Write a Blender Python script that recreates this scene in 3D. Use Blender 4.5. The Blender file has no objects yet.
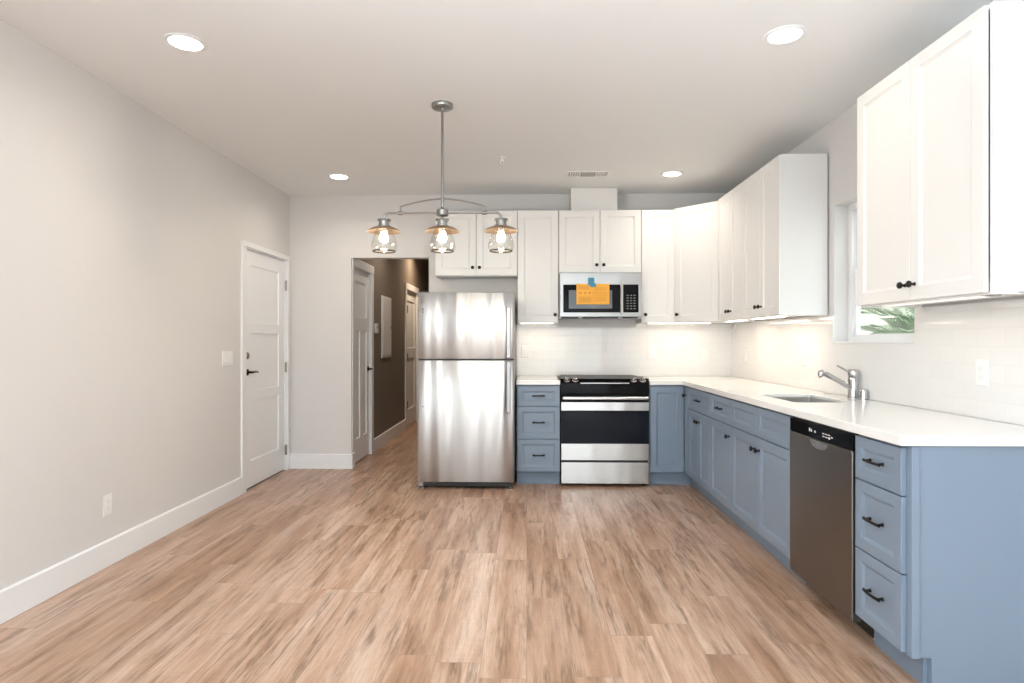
import bpy, bmesh, math, random
from mathutils import Vector, Matrix
random.seed(7)
SC = bpy.context.scene
PI = math.pi

# ------------------------------------------------------------------ camera
cam_d = bpy.data.cameras.new('camera')
cam_d.sensor_width = 36.0
cam_d.lens = 605.0 * 36.0 / 1024.0
cam_d.clip_start = 0.05
cam = bpy.data.objects.new('camera', cam_d)
SC.collection.objects.link(cam)
cam.location = (0, 0, 1.2488)
cam.rotation_euler = (PI / 2, 0, 0.0243)
SC.camera = cam

# ------------------------------------------------------------------ world, large lights, exposure
W = bpy.data.worlds.new('daylight')
SC.world = W
W.use_nodes = True
bgn = W.node_tree.nodes['Background']
bgn.inputs[0].default_value = (0.93, 0.97, 1.0, 1)
bgn.inputs[1].default_value = 1.9
SC.view_settings.view_transform = 'Standard'
SC.view_settings.look = 'None'
SC.view_settings.exposure = 0.72
SC.view_settings.gamma = 1.0
SC.view_settings.use_curve_mapping = False


def area(name, loc, rot, sx, sy, power, color=(1, 1, 1), spread=PI):
    d = bpy.data.lights.new(name, 'AREA')
    d.shape = 'RECTANGLE'
    d.size = sx
    d.size_y = sy
    d.energy = power
    d.color = color
    d.spread = spread
    o = bpy.data.objects.new(name, d)
    SC.collection.objects.link(o)
    o.location = loc
    o.rotation_euler = rot
    return o


# daylight coming in through the glass doors behind the camera
area('daylight_glass_doors', (0.375, -3.36, 1.2), (PI / 2, 0, 0), 3.0, 2.2, 23, (0.85, 0.925, 1.0))
# fill lamp added at an invented left window to brighten the sink run
area('side_fill_light', (-2.56, -0.9, 1.45), (0, -PI / 2, 0), 1.7, 2.9, 42, (0.85, 0.925, 1.0))
# added fill lamp at the glass doors, aimed up to brighten the ceiling
area('ceiling_fill_rear', (0.375, -3.25, 0.65), (PI / 2 + math.radians(56), 0, 0), 3.0, 1.1, 84, (0.85, 0.925, 1.0), math.radians(86))
# second added ceiling fill, aimed up across the room from the left
area('ceiling_fill_side', (-2.50, -0.9, 0.95), (0, -(PI / 2 + math.radians(52)), math.radians(32)), 0.8, 2.8, 70, (0.85, 0.925, 1.0), math.radians(80))

# ------------------------------------------------------------------ dimensions (metres)
H = 2.683
XL = -2.3365
YW = 5.90
XW = 1.985
YF = 5.237          # back run door faces
XF = 1.356          # right run door faces
YU = 5.585          # back run upper door faces
XU = 1.660          # right run upper door faces
YR = -3.2           # rear wall
CT = 0.914
CB = 0.876
UZ0, UZ1 = 1.420, 2.482
HX0, HX1 = -1.735, -0.945   # hallway walls
HY1 = 10.6

# ------------------------------------------------------------------ materials


def mat(name, col, rough=0.5, metal=0.0, spec=0.5, emit=None, estr=0.0, trans=0.0, coat=0.0):
    m = bpy.data.materials.new(name)
    m.use_nodes = True
    b = m.node_tree.nodes['Principled BSDF']
    b.inputs['Base Color'].default_value = (*col, 1)
    b.inputs['Roughness'].default_value = rough
    b.inputs['Metallic'].default_value = metal
    b.inputs['Specular IOR Level'].default_value = spec
    b.inputs['Coat Weight'].default_value = coat
    if emit:
        b.inputs['Emission Color'].default_value = (*emit, 1)
        b.inputs['Emission Strength'].default_value = estr
    if trans:
        b.inputs['Transmission Weight'].default_value = trans
    return m


def N(m, t, **kw):
    n = m.node_tree.nodes.new(t)
    for k, v in kw.items():
        setattr(n, k, v)
    return n


def L(m, a, b):
    m.node_tree.links.new(a, b)


def bsdf(m):
    return m.node_tree.nodes['Principled BSDF']


def bump(m, height_socket, strength, dist):
    bp = N(m, 'ShaderNodeBump')
    bp.inputs['Strength'].default_value = strength
    bp.inputs['Distance'].default_value = dist
    L(m, height_socket, bp.inputs['Height'])
    L(m, bp.outputs[0], bsdf(m).inputs['Normal'])
    return bp


def paint(name, col, rough=0.6, scale=260, strength=0.08, **kw):
    """painted plaster or sprayed paint with a faint orange-peel bump"""
    m = mat(name, col, rough, **kw)
    g = N(m, 'ShaderNodeNewGeometry')
    n = N(m, 'ShaderNodeTexNoise')
    n.inputs['Scale'].default_value = scale
    n.inputs['Detail'].default_value = 2
    L(m, g.outputs['Position'], n.inputs['Vector'])
    bump(m, n.outputs['Fac'], strength, 0.001)
    return m


M = {}
M['wall'] = paint('warm_grey_wall_paint', (0.71, 0.695, 0.69), 0.75)
M['ceiling'] = paint('ceiling_paint', (0.845, 0.86, 0.87), 0.85, 180, 0.12)
M['hall'] = paint('taupe_hall_paint', (0.20, 0.165, 0.138), 0.7)
M['trim'] = paint('white_trim_paint', (0.85, 0.86, 0.88), 0.4, 300, 0.03)
M['doorpaint'] = paint('white_door_paint', (0.88, 0.89, 0.91), 0.4, 300, 0.03)
M['white'] = paint('white_cabinet_paint', (0.80, 0.795, 0.79), 0.35, 300, 0.03)
M['blue'] = paint('blue_grey_cabinet_paint', (0.215, 0.277, 0.362), 0.38, 300, 0.03)
M['bluedark'] = paint('blue_grey_toe_kick_paint', (0.19, 0.245, 0.32), 0.5, 300, 0.03)
M['black'] = mat('black_metal', (0.012, 0.011, 0.011), 0.38, 0.6)
M['blackplastic'] = mat('black_plastic', (0.012, 0.012, 0.013), 0.35)
M['blackglass'] = mat('black_glass', (0.006, 0.006, 0.007), 0.06, 0.0, 0.08)
M['cookglass'] = mat('black_ceramic_glass', (0.008, 0.008, 0.009), 0.35, 0.0, 0.12)
M['ovenglass'] = mat('oven_glass', (0.010, 0.013, 0.020), 0.05, 0.0, 0.13)
M['cavity'] = mat('dark_cavity', (0.02, 0.02, 0.02), 0.8)
M['chrome'] = mat('chrome', (0.52, 0.52, 0.53), 0.10, 1.0)
M['nickel'] = mat('brushed_nickel', (0.33, 0.32, 0.31), 0.28, 1.0)
M['greymetal'] = mat('grey_painted_metal', (0.34, 0.34, 0.35), 0.45, 0.5)
M['fridgeside'] = mat('fridge_side_grey', (0.23, 0.23, 0.24), 0.5, 0.2)
M['copper'] = mat('bronze_shade_metal', (0.52, 0.39, 0.28), 0.3, 1.0)
M['plastic'] = mat('white_plastic', (0.86, 0.86, 0.86), 0.35)
M['plasticgrey'] = mat('light_grey_plastic', (0.45, 0.45, 0.45), 0.4)
M['orange'] = mat('orange_paper', (0.88, 0.43, 0.055), 0.6)
M['orangeink'] = mat('brown_ink', (0.42, 0.17, 0.03), 0.7)
M['tape'] = mat('blue_tape', (0.05, 0.27, 0.42), 0.6)
M['iconwhite'] = mat('printed_white_marks', (0.75, 0.75, 0.75), 0.5)
M['greymark'] = mat('printed_grey_marks', (0.22, 0.22, 0.23), 0.5)
M['lens'] = mat('can_light_lens', (0.9, 0.9, 0.88), 0.5, emit=(1.0, 0.93, 0.82), estr=6.0)
M['led'] = mat('led_diffuser', (0.9, 0.9, 0.88), 0.5, emit=(1.0, 0.90, 0.76), estr=5.0)
M['leddim'] = mat('dim_led_diffuser', (0.85, 0.84, 0.82), 0.5, emit=(1.0, 0.93, 0.84), estr=0.35)
M['bulb'] = mat('glowing_bulb', (0.9, 0.85, 0.7), 0.4, emit=(1.0, 0.88, 0.70), estr=270.0)
M['concrete'] = paint('pale_paving', (0.55, 0.52, 0.47), 0.9, 40, 0.3)
M['stucco'] = paint('cream_stucco', (0.84, 0.81, 0.66), 0.9, 60, 0.4)


def math_node(m, op, a, b=None, c=None):
    n = N(m, 'ShaderNodeMath', operation=op)
    for i, v in enumerate((a, b, c)):
        if v is None:
            continue
        if isinstance(v, (int, float)):
            n.inputs[i].default_value = v
        else:
            L(m, v, n.inputs[i])
    return n.outputs[0]


def glass_mat(name, tint, fres=0.5, gl_rough=0.02):
    m = bpy.data.materials.new(name)
    m.use_nodes = True
    nt = m.node_tree
    nt.nodes.remove(bsdf(m))
    out = nt.nodes['Material Output']
    t = N(m, 'ShaderNodeBsdfTransparent')
    t.inputs[0].default_value = (*tint, 1)
    g = N(m, 'ShaderNodeBsdfGlossy')
    g.inputs['Roughness'].default_value = gl_rough
    f = N(m, 'ShaderNodeLayerWeight')
    f.inputs['Blend'].default_value = 0.5
    pw = math_node(m, 'POWER', f.outputs['Facing'], 3.0)
    mx = N(m, 'ShaderNodeMixShader')
    L(m, math_node(m, 'MULTIPLY_ADD', pw, fres, 0.03), mx.inputs[0])
    L(m, t.outputs[0], mx.inputs[1])
    L(m, g.outputs[0], mx.inputs[2])
    L(m, mx.outputs[0], out.inputs[0])
    return m


M['glass'] = glass_mat('window_glass', (0.93, 0.96, 0.95))
M['rimglass'] = glass_mat('glass_rim_dark_reflection', (0.55, 0.50, 0.45), 0.45)  # brown tint stands for the dark hallway reflected in the rim
M['jarglass'] = glass_mat('clear_jar_glass', (0.965, 0.962, 0.955), 0.35)


def steel(name, col, rough, wave=0.0, wscale=(5, 5, 1.2), aniso=0.0, metal=1.0):
    m = mat(name, col, rough, metal)
    tc = N(m, 'ShaderNodeTexCoord')
    mp = N(m, 'ShaderNodeMapping')
    mp.inputs['Scale'].default_value = wscale
    n = N(m, 'ShaderNodeTexNoise')
    n.inputs['Scale'].default_value = 1.0
    n.inputs['Detail'].default_value = 1.0
    L(m, tc.outputs['Object'], mp.inputs[0])
    L(m, mp.outputs[0], n.inputs['Vector'])
    if wave:
        bump(m, n.outputs['Fac'], 1.0, wave)
    if aniso:
        # horizontal brushing spreads reflections up and down
        tg = N(m, 'ShaderNodeTangent', direction_type='RADIAL', axis='Z')
        L(m, tg.outputs[0], bsdf(m).inputs['Tangent'])
        bsdf(m).inputs['Anisotropic'].default_value = aniso
        bsdf(m).inputs['Anisotropic Rotation'].default_value = 0.25
    return m


M['fridge'] = steel('fridge_stainless', (0.60, 0.605, 0.615), 0.38, 0.050, (5.4, 4, 0.5), 0.94)
M['steel'] = steel('stainless', (0.56, 0.555, 0.55), 0.26, 0.004, (6, 4, 1.0), 0.85)
M['microsteel'] = steel('satin_stainless', (0.42, 0.415, 0.41), 0.3, 0.003, (6, 4, 1.0), 0.7)
M['dwsteel'] = steel('dark_stainless', (0.215, 0.20, 0.19), 0.30, 0.0015, (4, 4, 2), 0.5)
M['handlesteel'] = mat('satin_handle_metal', (0.40, 0.40, 0.41), 0.4, 1.0)
M['sinksteel'] = steel('sink_stainless', (0.62, 0.61, 0.59), 0.30)


def ramp(m, fac, stops):
    r = N(m, 'ShaderNodeValToRGB')
    el = r.color_ramp.elements
    while len(el) > 1:
        el.remove(el[-1])
    el[0].position = stops[0][0]
    el[0].color = (*stops[0][1], 1)
    for p, c in stops[1:]:
        e = el.new(p)
        e.color = (*c, 1)
    L(m, fac, r.inputs[0])
    return r


def mixcol(m, fac, a, b, blend='MIX'):
    n = N(m, 'ShaderNodeMix', data_type='RGBA', blend_type=blend)
    if isinstance(fac, (int, float)):
        n.inputs[0].default_value = fac
    else:
        L(m, fac, n.inputs[0])
    for i, v in ((6, a), (7, b)):
        if isinstance(v, tuple):
            n.inputs[i].default_value = (*v, 1)
        else:
            L(m, v, n.inputs[i])
    return n.outputs[2]


def plank_floor():
    m = mat('oak_plank_floor', (0.4, 0.28, 0.2), 0.4)
    g = N(m, 'ShaderNodeNewGeometry')
    sp = N(m, 'ShaderNodeSeparateXYZ')
    L(m, g.outputs['Position'], sp.inputs[0])
    cb = N(m, 'ShaderNodeCombineXYZ')
    # every row of planks starts at its own random place
    row = math_node(m, 'FLOOR', math_node(m, 'DIVIDE', sp.outputs['X'], 0.178))
    wn = N(m, 'ShaderNodeTexWhiteNoise', noise_dimensions='1D')
    L(m, row, wn.inputs['W'])
    L(m, math_node(m, 'ADD', sp.outputs['Y'], math_node(m, 'MULTIPLY', wn.outputs['Value'], 1.22)), cb.inputs['X'])
    L(m, sp.outputs['X'], cb.inputs['Y'])
    br = N(m, 'ShaderNodeTexBrick')
    br.offset = 0.0
    br.offset_frequency = 2
    br.squash = 1.0
    br.inputs['Color1'].default_value = (0, 0, 0, 1)
    br.inputs['Color2'].default_value = (1, 1, 1, 1)
    br.inputs['Mortar'].default_value = (0.5, 0.5, 0.5, 1)
    br.inputs['Scale'].default_value = 1.0
    br.inputs['Mortar Size'].default_value = 0.0012
    br.inputs['Mortar Smooth'].default_value = 0.2
    br.inputs['Bias'].default_value = 0.0
    br.inputs['Brick Width'].default_value = 1.22
    br.inputs['Row Height'].default_value = 0.178
    L(m, cb.outputs[0], br.inputs['Vector'])
    # grain coordinates shift from plank to plank
    off = N(m, 'ShaderNodeVectorMath', operation='SCALE')
    L(m, br.outputs['Color'], off.inputs[0])
    off.inputs['Scale'].default_value = 37.0
    add = N(m, 'ShaderNodeVectorMath', operation='ADD')
    L(m, cb.outputs[0], add.inputs[0])
    L(m, off.outputs[0], add.inputs[1])

    def noise(sx, sy, detail, rough=0.6, dist=0.0):
        mp = N(m, 'ShaderNodeMapping')
        mp.inputs['Scale'].default_value = (sx, sy, 1)
        L(m, add.outputs[0], mp.inputs[0])
        n = N(m, 'ShaderNodeTexNoise')
        n.inputs['Scale'].default_value = 1.0
        n.inputs['Detail'].default_value = detail
        n.inputs['Roughness'].default_value = rough
        n.inputs['Distortion'].default_value = dist
        L(m, mp.outputs[0], n.inputs['Vector'])
        return n.outputs['Fac']

    broad = noise(0.75, 7, 4, 0.6, 0.12)
    grain = noise(2.6, 62, 6, 0.72, 0.0)
    fine = noise(9, 190, 4, 0.7)
    patch = noise(1.5, 11, 5, 0.65, 0.15)
    vein = noise(0.8, 12, 5, 0.62, 0.12)
    vmask = noise(1.6, 7, 3, 0.6, 0.0)
    saw = noise(95, 5, 3, 0.6, 0.2)
    tone = ramp(m, broad, [(0.32, (0.41, 0.24, 0.155)), (0.45, (0.515, 0.335, 0.235)),
                           (0.56, (0.60, 0.42, 0.318)), (0.70, (0.655, 0.50, 0.405))])
    plank = ramp(m, br.outputs['Color'], [(0.0, (0.88, 0.86, 0.85)), (0.5, (0.99, 0.98, 0.98)), (1.0, (1.06, 1.07, 1.08))])
    c = mixcol(m, 1.0, tone.outputs[0], plank.outputs[0], 'MULTIPLY')
    pf = ramp(m, patch, [(0.47, (0, 0, 0)), (0.66, (1, 1, 1))])
    c = mixcol(m, math_node(m, 'MULTIPLY', pf.outputs[0], 0.68), c, (0.33, 0.185, 0.105))
    gr = ramp(m, grain, [(0.28, (0.68, 0.60, 0.53)), (0.46, (0.95, 0.94, 0.93)), (0.70, (1.12, 1.12, 1.12))])
    c = mixcol(m, 0.75, c, gr.outputs[0], 'MULTIPLY')
    fr = ramp(m, fine, [(0.35, (0.78, 0.76, 0.74)), (0.6, (1.07, 1.07, 1.07))])
    c = mixcol(m, 0.6, c, fr.outputs[0], 'MULTIPLY')
    sr = ramp(m, saw, [(0.40, (0.92, 0.91, 0.90)), (0.62, (1.06, 1.06, 1.06))])
    c = mixcol(m, 0.3, c, sr.outputs[0], 'MULTIPLY')
    # dark cracks follow the grain, broken into short runs
    va = math_node(m, 'ABSOLUTE', math_node(m, 'SUBTRACT', vein, 0.5))
    vl = ramp(m, va, [(0.0, (1, 1, 1)), (0.010, (0.9, 0.9, 0.9)), (0.026, (0.35, 0.35, 0.35)), (0.075, (0, 0, 0))])
    vm = ramp(m, vmask, [(0.44, (0, 0, 0)), (0.56, (1, 1, 1))])
    vf = math_node(m, 'MULTIPLY', vl.outputs[0], vm.outputs[0])
    c = mixcol(m, math_node(m, 'MULTIPLY', vf, 0.66), c, (0.15, 0.078, 0.04))
    c = mixcol(m, math_node(m, 'MULTIPLY', br.outputs['Fac'], 0.45), c, (0.18, 0.11, 0.075))
    L(m, c, bsdf(m).inputs['Base Color'])
    rr = N(m, 'ShaderNodeMapRange')
    rr.inputs['To Min'].default_value = 0.24
    rr.inputs['To Max'].default_value = 0.38
    L(m, grain, rr.inputs['Value'])
    L(m, rr.outputs[0], bsdf(m).inputs['Roughness'])
    hgt = math_node(m, 'SUBTRACT', math_node(m, 'MULTIPLY', grain, 0.25), br.outputs['Fac'])
    bump(m, hgt, 0.25, 0.0015)
    return m


def subway_tile(name, axis):
    m = mat(name, (0.8, 0.8, 0.79), 0.10)
    g = N(m, 'ShaderNodeNewGeometry')
    sp = N(m, 'ShaderNodeSeparateXYZ')
    L(m, g.outputs['Position'], sp.inputs[0])
    cb = N(m, 'ShaderNodeCombineXYZ')
    L(m, sp.outputs[axis], cb.inputs['X'])
    L(m, math_node(m, 'SUBTRACT', sp.outputs['Z'], CT), cb.inputs['Y'])
    br = N(m, 'ShaderNodeTexBrick')
    br.inputs['Color1'].default_value = (0.80, 0.795, 0.79, 1)
    br.inputs['Color2'].default_value = (0.82, 0.815, 0.81, 1)
    br.inputs['Mortar'].default_value = (0.70, 0.695, 0.69, 1)
    br.inputs['Scale'].default_value = 1.0
    br.inputs['Mortar Size'].default_value = 0.0016
    br.inputs['Mortar Smooth'].default_value = 0.3
    br.inputs['Brick Width'].default_value = 0.1545
    br.inputs['Row Height'].default_value = 0.0785
    L(m, cb.outputs[0], br.inputs['Vector'])
    L(m, br.outputs['Color'], bsdf(m).inputs['Base Color'])
    n = N(m, 'ShaderNodeTexNoise')
    n.inputs['Scale'].default_value = 5
    L(m, g.outputs['Position'], n.inputs['Vector'])
    hh = math_node(m, 'SUBTRACT', math_node(m, 'MULTIPLY', n.outputs['Fac'], 0.35), br.outputs['Fac'])
    bump(m, hh, 0.22, 0.0010)
    mr = N(m, 'ShaderNodeMapRange')
    mr.inputs['To Min'].default_value = 0.04
    mr.inputs['To Max'].default_value = 0.5
    L(m, br.outputs['Fac'], mr.inputs['Value'])
    L(m, mr.outputs[0], bsdf(m).inputs['Roughness'])
    return m


def quartz():
    m = mat('white_quartz', (0.86, 0.857, 0.85), 0.14)
    g = N(m, 'ShaderNodeNewGeometry')
    n = N(m, 'ShaderNodeTexNoise')
    n.inputs['Scale'].default_value = 420
    n.inputs['Detail'].default_value = 2
    L(m, g.outputs['Position'], n.inputs['Vector'])
    r = ramp(m, n.outputs['Fac'], [(0.36, (0.82, 0.815, 0.805)), (0.5, (0.87, 0.867, 0.86))])
    L(m, r.outputs[0], bsdf(m).inputs['Base Color'])
    return m


def leaf_mat(name, a, b):
    m = mat(name, a, 0.5)
    oi = N(m, 'ShaderNodeNewGeometry')
    n = N(m, 'ShaderNodeTexNoise')
    n.inputs['Scale'].default_value = 6
    L(m, oi.outputs['Position'], n.inputs['Vector'])
    r = ramp(m, n.outputs['Fac'], [(0.35, a), (0.65, b)])
    L(m, r.outputs[0], bsdf(m).inputs['Base Color'])
    return m


M['floor'] = plank_floor()
M['tileX'] = subway_tile('white_subway_tile_back', 'X')
M['tileY'] = subway_tile('white_subway_tile_side', 'Y')
M['quartz'] = quartz()
M['leaf'] = leaf_mat('palm_green', (0.20, 0.31, 0.18), (0.38, 0.50, 0.33))  # palm greens lightened; window-screen haze is put into the leaf colours
M['leafpale'] = leaf_mat('pale_palm_green', (0.34, 0.42, 0.31), (0.50, 0.57, 0.45))
M['bark'] = paint('palm_bark', (0.20, 0.15, 0.10), 0.9, 30, 0.6)

# ------------------------------------------------------------------ mesh helpers


class B:
    def __init__(self):
        self.bm = bmesh.new()

    def box(self, x0, x1, y0, y1, z0, z1, bev=0.0, mi=0, seg=2):
        bm = self.bm
        c = [(x0, y0, z0), (x1, y0, z0), (x1, y1, z0), (x0, y1, z0), (x0, y0, z1), (x1, y0, z1), (x1, y1, z1), (x0, y1, z1)]
        v = [bm.verts.new(p) for p in c]
        fs = [bm.faces.new([v[i] for i in q]) for q in
              ((3, 2, 1, 0), (4, 5, 6, 7), (0, 1, 5, 4), (1, 2, 6, 5), (2, 3, 7, 6), (3, 0, 4, 7))]
        for f in fs:
            f.material_index = mi
        if bev > 0:
            es = list({e for f in fs for e in f.edges})
            r = bmesh.ops.bevel(bm, geom=es, offset=bev, segments=seg, affect='EDGES', profile=0.5, clamp_overlap=True)
            for f in r['faces']:
                f.material_index = mi
        return self

    def loops(self, loops, cap0=True, cap1=True, mi=0, mi_last=None, smooth=False):
        """bridge a stack of closed loops of equal length"""
        bm = self.bm
        vs = [[bm.verts.new(p) for p in lp] for lp in loops]
        n = len(vs[0])
        for a, b in zip(vs, vs[1:]):
            for i in range(n):
                f = bm.faces.new((a[i], a[(i + 1) % n], b[(i + 1) % n], b[i]))
                f.material_index = mi
                f.smooth = smooth
        if cap0:
            f = bm.faces.new(list(reversed(vs[0])))
            f.material_index = mi
        if cap1:
            f = bm.faces.new(vs[-1])
            f.material_index = mi if mi_last is None else mi_last
        return self

    def lathe(self, prof, origin=(0, 0, 0), axis=(0, 0, 1), seg=24, mi=0, caps=True):
        """profile [(radius, height)] turned round an axis through origin"""
        ax = Vector(axis).normalized()
        t = Vector((1, 0, 0)) if abs(ax.x) < 0.9 else Vector((0, 1, 0))
        u = ax.cross(t).normalized()
        w = ax.cross(u)
        o = Vector(origin)
        lp = [[o + ax * h + (u * math.cos(2 * PI * i / seg) + w * math.sin(2 * PI * i / seg)) * max(r, 1e-5) for i in range(seg)] for r, h in prof]
        return self.loops(lp, caps, caps, mi, smooth=True)

    def tube(self, pts, r, seg=12, mi=0):
        pts = [Vector(p) for p in pts]
        rs = r if isinstance(r, (list, tuple)) else [r] * len(pts)
        lp = []
        d0 = (pts[1] - pts[0]).normalized()
        t = Vector((0, 0, 1)) if abs(d0.z) < 0.9 else Vector((1, 0, 0))
        u = d0.cross(t).normalized()
        for i, p in enumerate(pts):
            if i == 0:
                d = pts[1] - pts[0]
            elif i == len(pts) - 1:
                d = pts[-1] - pts[-2]
            else:
                d = (pts[i + 1] - pts[i]).normalized() + (pts[i] - pts[i - 1]).normalized()
            d.normalize()
            u = (u - d * u.dot(d)).normalized()
            w = d.cross(u)
            lp.append([p + (u * math.cos(2 * PI * k / seg) + w * math.sin(2 * PI * k / seg)) * rs[i] for k in range(seg)])
        return self.loops(lp, True, True, mi, smooth=True)

    def prism(self, poly, axis, a0, a1, mi=0, bev=0.0):
        """poly of (p,q) extruded along an axis: 'x' -> (y,z), 'y' -> (x,z), 'z' -> (x,y)"""
        def P(p, q, a):
            return {'x': (a, p, q), 'y': (p, a, q), 'z': (p, q, a)}[axis]
        n0 = len(self.bm.faces)
        self.loops([[P(p, q, a0) for p, q in poly], [P(p, q, a1) for p, q in poly]], True, True, mi)
        if bev:
            self.bm.faces.ensure_lookup_table()
            es = list({e for f in self.bm.faces[n0:] for e in f.edges})
            bmesh.ops.bevel(self.bm, geom=es, offset=bev, segments=2, affect='EDGES', profile=0.5, clamp_overlap=True)
        return self

    def plate(self, us, vs, keep, axis, a0, a1, mi=0, bev=0.0):
        """plate of cells (us x vs) extruded along axis between a0 and a1, keep(i,j) says which cells are solid"""
        bm = self.bm

        def P(p, q, a):
            return {'x': (a, p, q), 'y': (p, a, q), 'z': (p, q, a)}[axis]
        cache = {}

        def V(i, j, k):
            if (i, j, k) not in cache:
                cache[(i, j, k)] = bm.verts.new(P(us[i], vs[j], (a0, a1)[k]))
            return cache[(i, j, k)]
        nu, nv = len(us) - 1, len(vs) - 1
        K = lambda i, j: 0 <= i < nu and 0 <= j < nv and keep(i, j)
        bd = []
        for i in range(nu):
            for j in range(nv):
                if not K(i, j):
                    continue
                for k in (0, 1):
                    f = bm.faces.new((V(i, j, k), V(i + 1, j, k), V(i + 1, j + 1, k), V(i, j + 1, k)))
                    f.material_index = mi
                for di, dj, e in ((-1, 0, ((i, j), (i, j + 1))), (1, 0, ((i + 1, j), (i + 1, j + 1))),
                                  (0, -1, ((i, j), (i + 1, j))), (0, 1, ((i, j + 1), (i + 1, j + 1)))):
                    if not K(i + di, j + dj):
                        f = bm.faces.new((V(*e[0], 0), V(*e[1], 0), V(*e[1], 1), V(*e[0], 1)))
                        f.material_index = mi
                        bd.append(f)
        bmesh.ops.recalc_face_normals(bm, faces=bm.faces)
        if bev:
            es = [e for e in bm.edges if len(e.link_faces) == 2 and e.calc_face_angle(0) > 0.5]
            bmesh.ops.bevel(bm, geom=es, offset=bev, segments=2, affect='EDGES', profile=0.5, clamp_overlap=True)
        return self

    def panel_front(self, x0, x1, z0, z1, y, t, rail, slope, depth, railz=None, mi=0):
        """framed door or drawer front: back face at y, front face at y-t, panel recessed by depth"""
        rz = rail if railz is None else railz
        e = 0.0018

        def lp(ix, iz, yy):
            return [(x0 + ix, yy, z0 + iz), (x1 - ix, yy, z0 + iz), (x1 - ix, yy, z1 - iz), (x0 + ix, yy, z1 - iz)]
        f = y - t
        self.loops([lp(0, 0, y), lp(0, 0, f + e), lp(e, e, f), lp(rail, rz, f), lp(rail + 0.003, rz + 0.003, f + depth * 0.45),
                    lp(rail + slope * .55, rz + slope * .55, f + depth * 0.55), lp(rail + slope, rz + slope, f + depth)], mi=mi)
        return self

    def build(self, name, mats, parent=None, loc=(0, 0, 0), rot=None, sharp=40):
        bm = self.bm
        bmesh.ops.recalc_face_normals(bm, faces=bm.faces)
        for e in bm.edges:
            if len(e.link_faces) == 2 and e.calc_face_angle(0) > math.radians(sharp):
                e.smooth = False
        me = bpy.data.meshes.new(name)
        bm.to_mesh(me)
        bm.free()
        for m in (mats if isinstance(mats, (list, tuple)) else [mats]):
            me.materials.append(M[m] if isinstance(m, str) else m)
        o = bpy.data.objects.new(name, me)
        SC.collection.objects.link(o)
        o.location = loc
        if rot:
            o.rotation_euler = rot
        if parent:
            o.parent = parent
        return o


def tag(o, label=None, cat=None, group=None, kind=None):
    if label:
        o['label'] = label
    if cat:
        o['category'] = cat
    if group:
        o['group'] = group
    if kind:
        o['kind'] = kind
    return o


def thing(name, loc, rz, label, cat, group=None):
    o = bpy.data.objects.new(name, None)
    o.empty_display_size = 0.1
    SC.collection.objects.link(o)
    o.location = loc
    o.rotation_euler = (0, 0, rz)
    return tag(o, label, cat, group)


def struct(o, label=None, cat=None):
    return tag(o, label, cat, None, 'structure')


RS = -PI / 2     # rotation of things that face the room from the right wall (local x runs towards the camera)
RLW = PI / 2     # things on the left wall (local -y faces the room)

# ------------------------------------------------------------------ room shell
struct(B().box(XL - 0.15, XW + 0.15, YR - 0.1, HY1, -0.08, 0).build('floor', 'floor'), 'brown oak plank floor', 'floor')
struct(B().box(XL - 0.15, XW + 0.15, YR - 0.1, HY1, H, H + 0.1).build('ceiling', 'ceiling'), 'flat off-white ceiling', 'ceiling')

# left wall with the entry door opening and an opening for the added side window
SY_0, SY_1, SZ_0, SZ_1 = -2.4, 0.6, 0.6, 2.3
DY0, DY1, DZ = 4.955, 5.815, 2.035
struct(B().plate([YR, SY_0, SY_1, DY0, DY1, YW + 0.12], [0, SZ_0, DZ, SZ_1, H], lambda i, j: not ((i == 3 and j in (0, 1)) or (i == 1 and j in (1, 2))), 'x', XL - 0.12, XL).build('wall_left', 'wall'),
       'long warm grey wall at left', 'wall')
# back wall with the hallway opening
OX0, OX1, OZ = -1.722, -0.957, 2.071
struct(B().plate([XL, OX0, OX1, XW], [0, OZ, H], lambda i, j: not (i == 1 and j == 0), 'y', YW, YW + 0.12).build('wall_back', 'wall'),
       'warm grey back wall behind the kitchen', 'wall')
# right wall with the kitchen window opening
WY0, WY1, WZ0, WZ1 = 3.135, 3.955, 1.25, 2.125
struct(B().plate([YR, WY0, WY1, YW + 0.12], [0, WZ0, WZ1, H], lambda i, j: not (i == 1 and j == 1), 'x', XW, XW + 0.15).build('wall_right', 'wall'),
       'warm grey wall behind the sink run', 'wall')
# rear wall behind the camera with glass doors
RX0, RX1, RZ1 = -1.15, 1.90, 2.32
struct(B().plate([XL - 0.12, RX0, RX1, XW + 0.15], [0, 0.02, RZ1, H], lambda i, j: not (i == 1 and j == 1), 'y', YR - 0.12, YR).build('wall_rear', 'wall'),
       'wall behind the camera with glass doors', 'wall')
# hallway
HD = [(8.64, 9.52, 2.03)]
HN0, HN1, HNZ = 6.015, 6.665, 2.0
struct(B().plate([YW + 0.12, HN0, HN1, 8.66, 9.50, HY1], [0, HNZ, H], lambda i, j: not (i in (1, 3) and j == 0), 'x', HX0 - 0.12, HX0)
       .build('wall_hall_left', 'hall'), 'dark taupe left wall of the hallway', 'wall')
struct(B().box(HX1, HX1 + 0.12, YW + 0.12, HY1, 0, H).build('wall_hall_right', 'hall'), 'dark taupe right wall of the hallway', 'wall')
struct(B().box(HX0 - 0.12, HX1 + 0.12, HY1, HY1 + 0.1, 0, H).build('wall_hall_end', 'hall'), 'dark taupe end wall of the hallway', 'wall')
# unseen slab behind the two hall doors keeps daylight out
struct(B().box(HX0 - 0.16, HX0 - 0.13, YW + 0.2, HY1, 0, H).build('wall_hall_light_stop', 'hall'), 'unseen slab behind the hallway doors that keeps daylight out', 'wall')

# baseboards
BBH = 0.145


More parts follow.
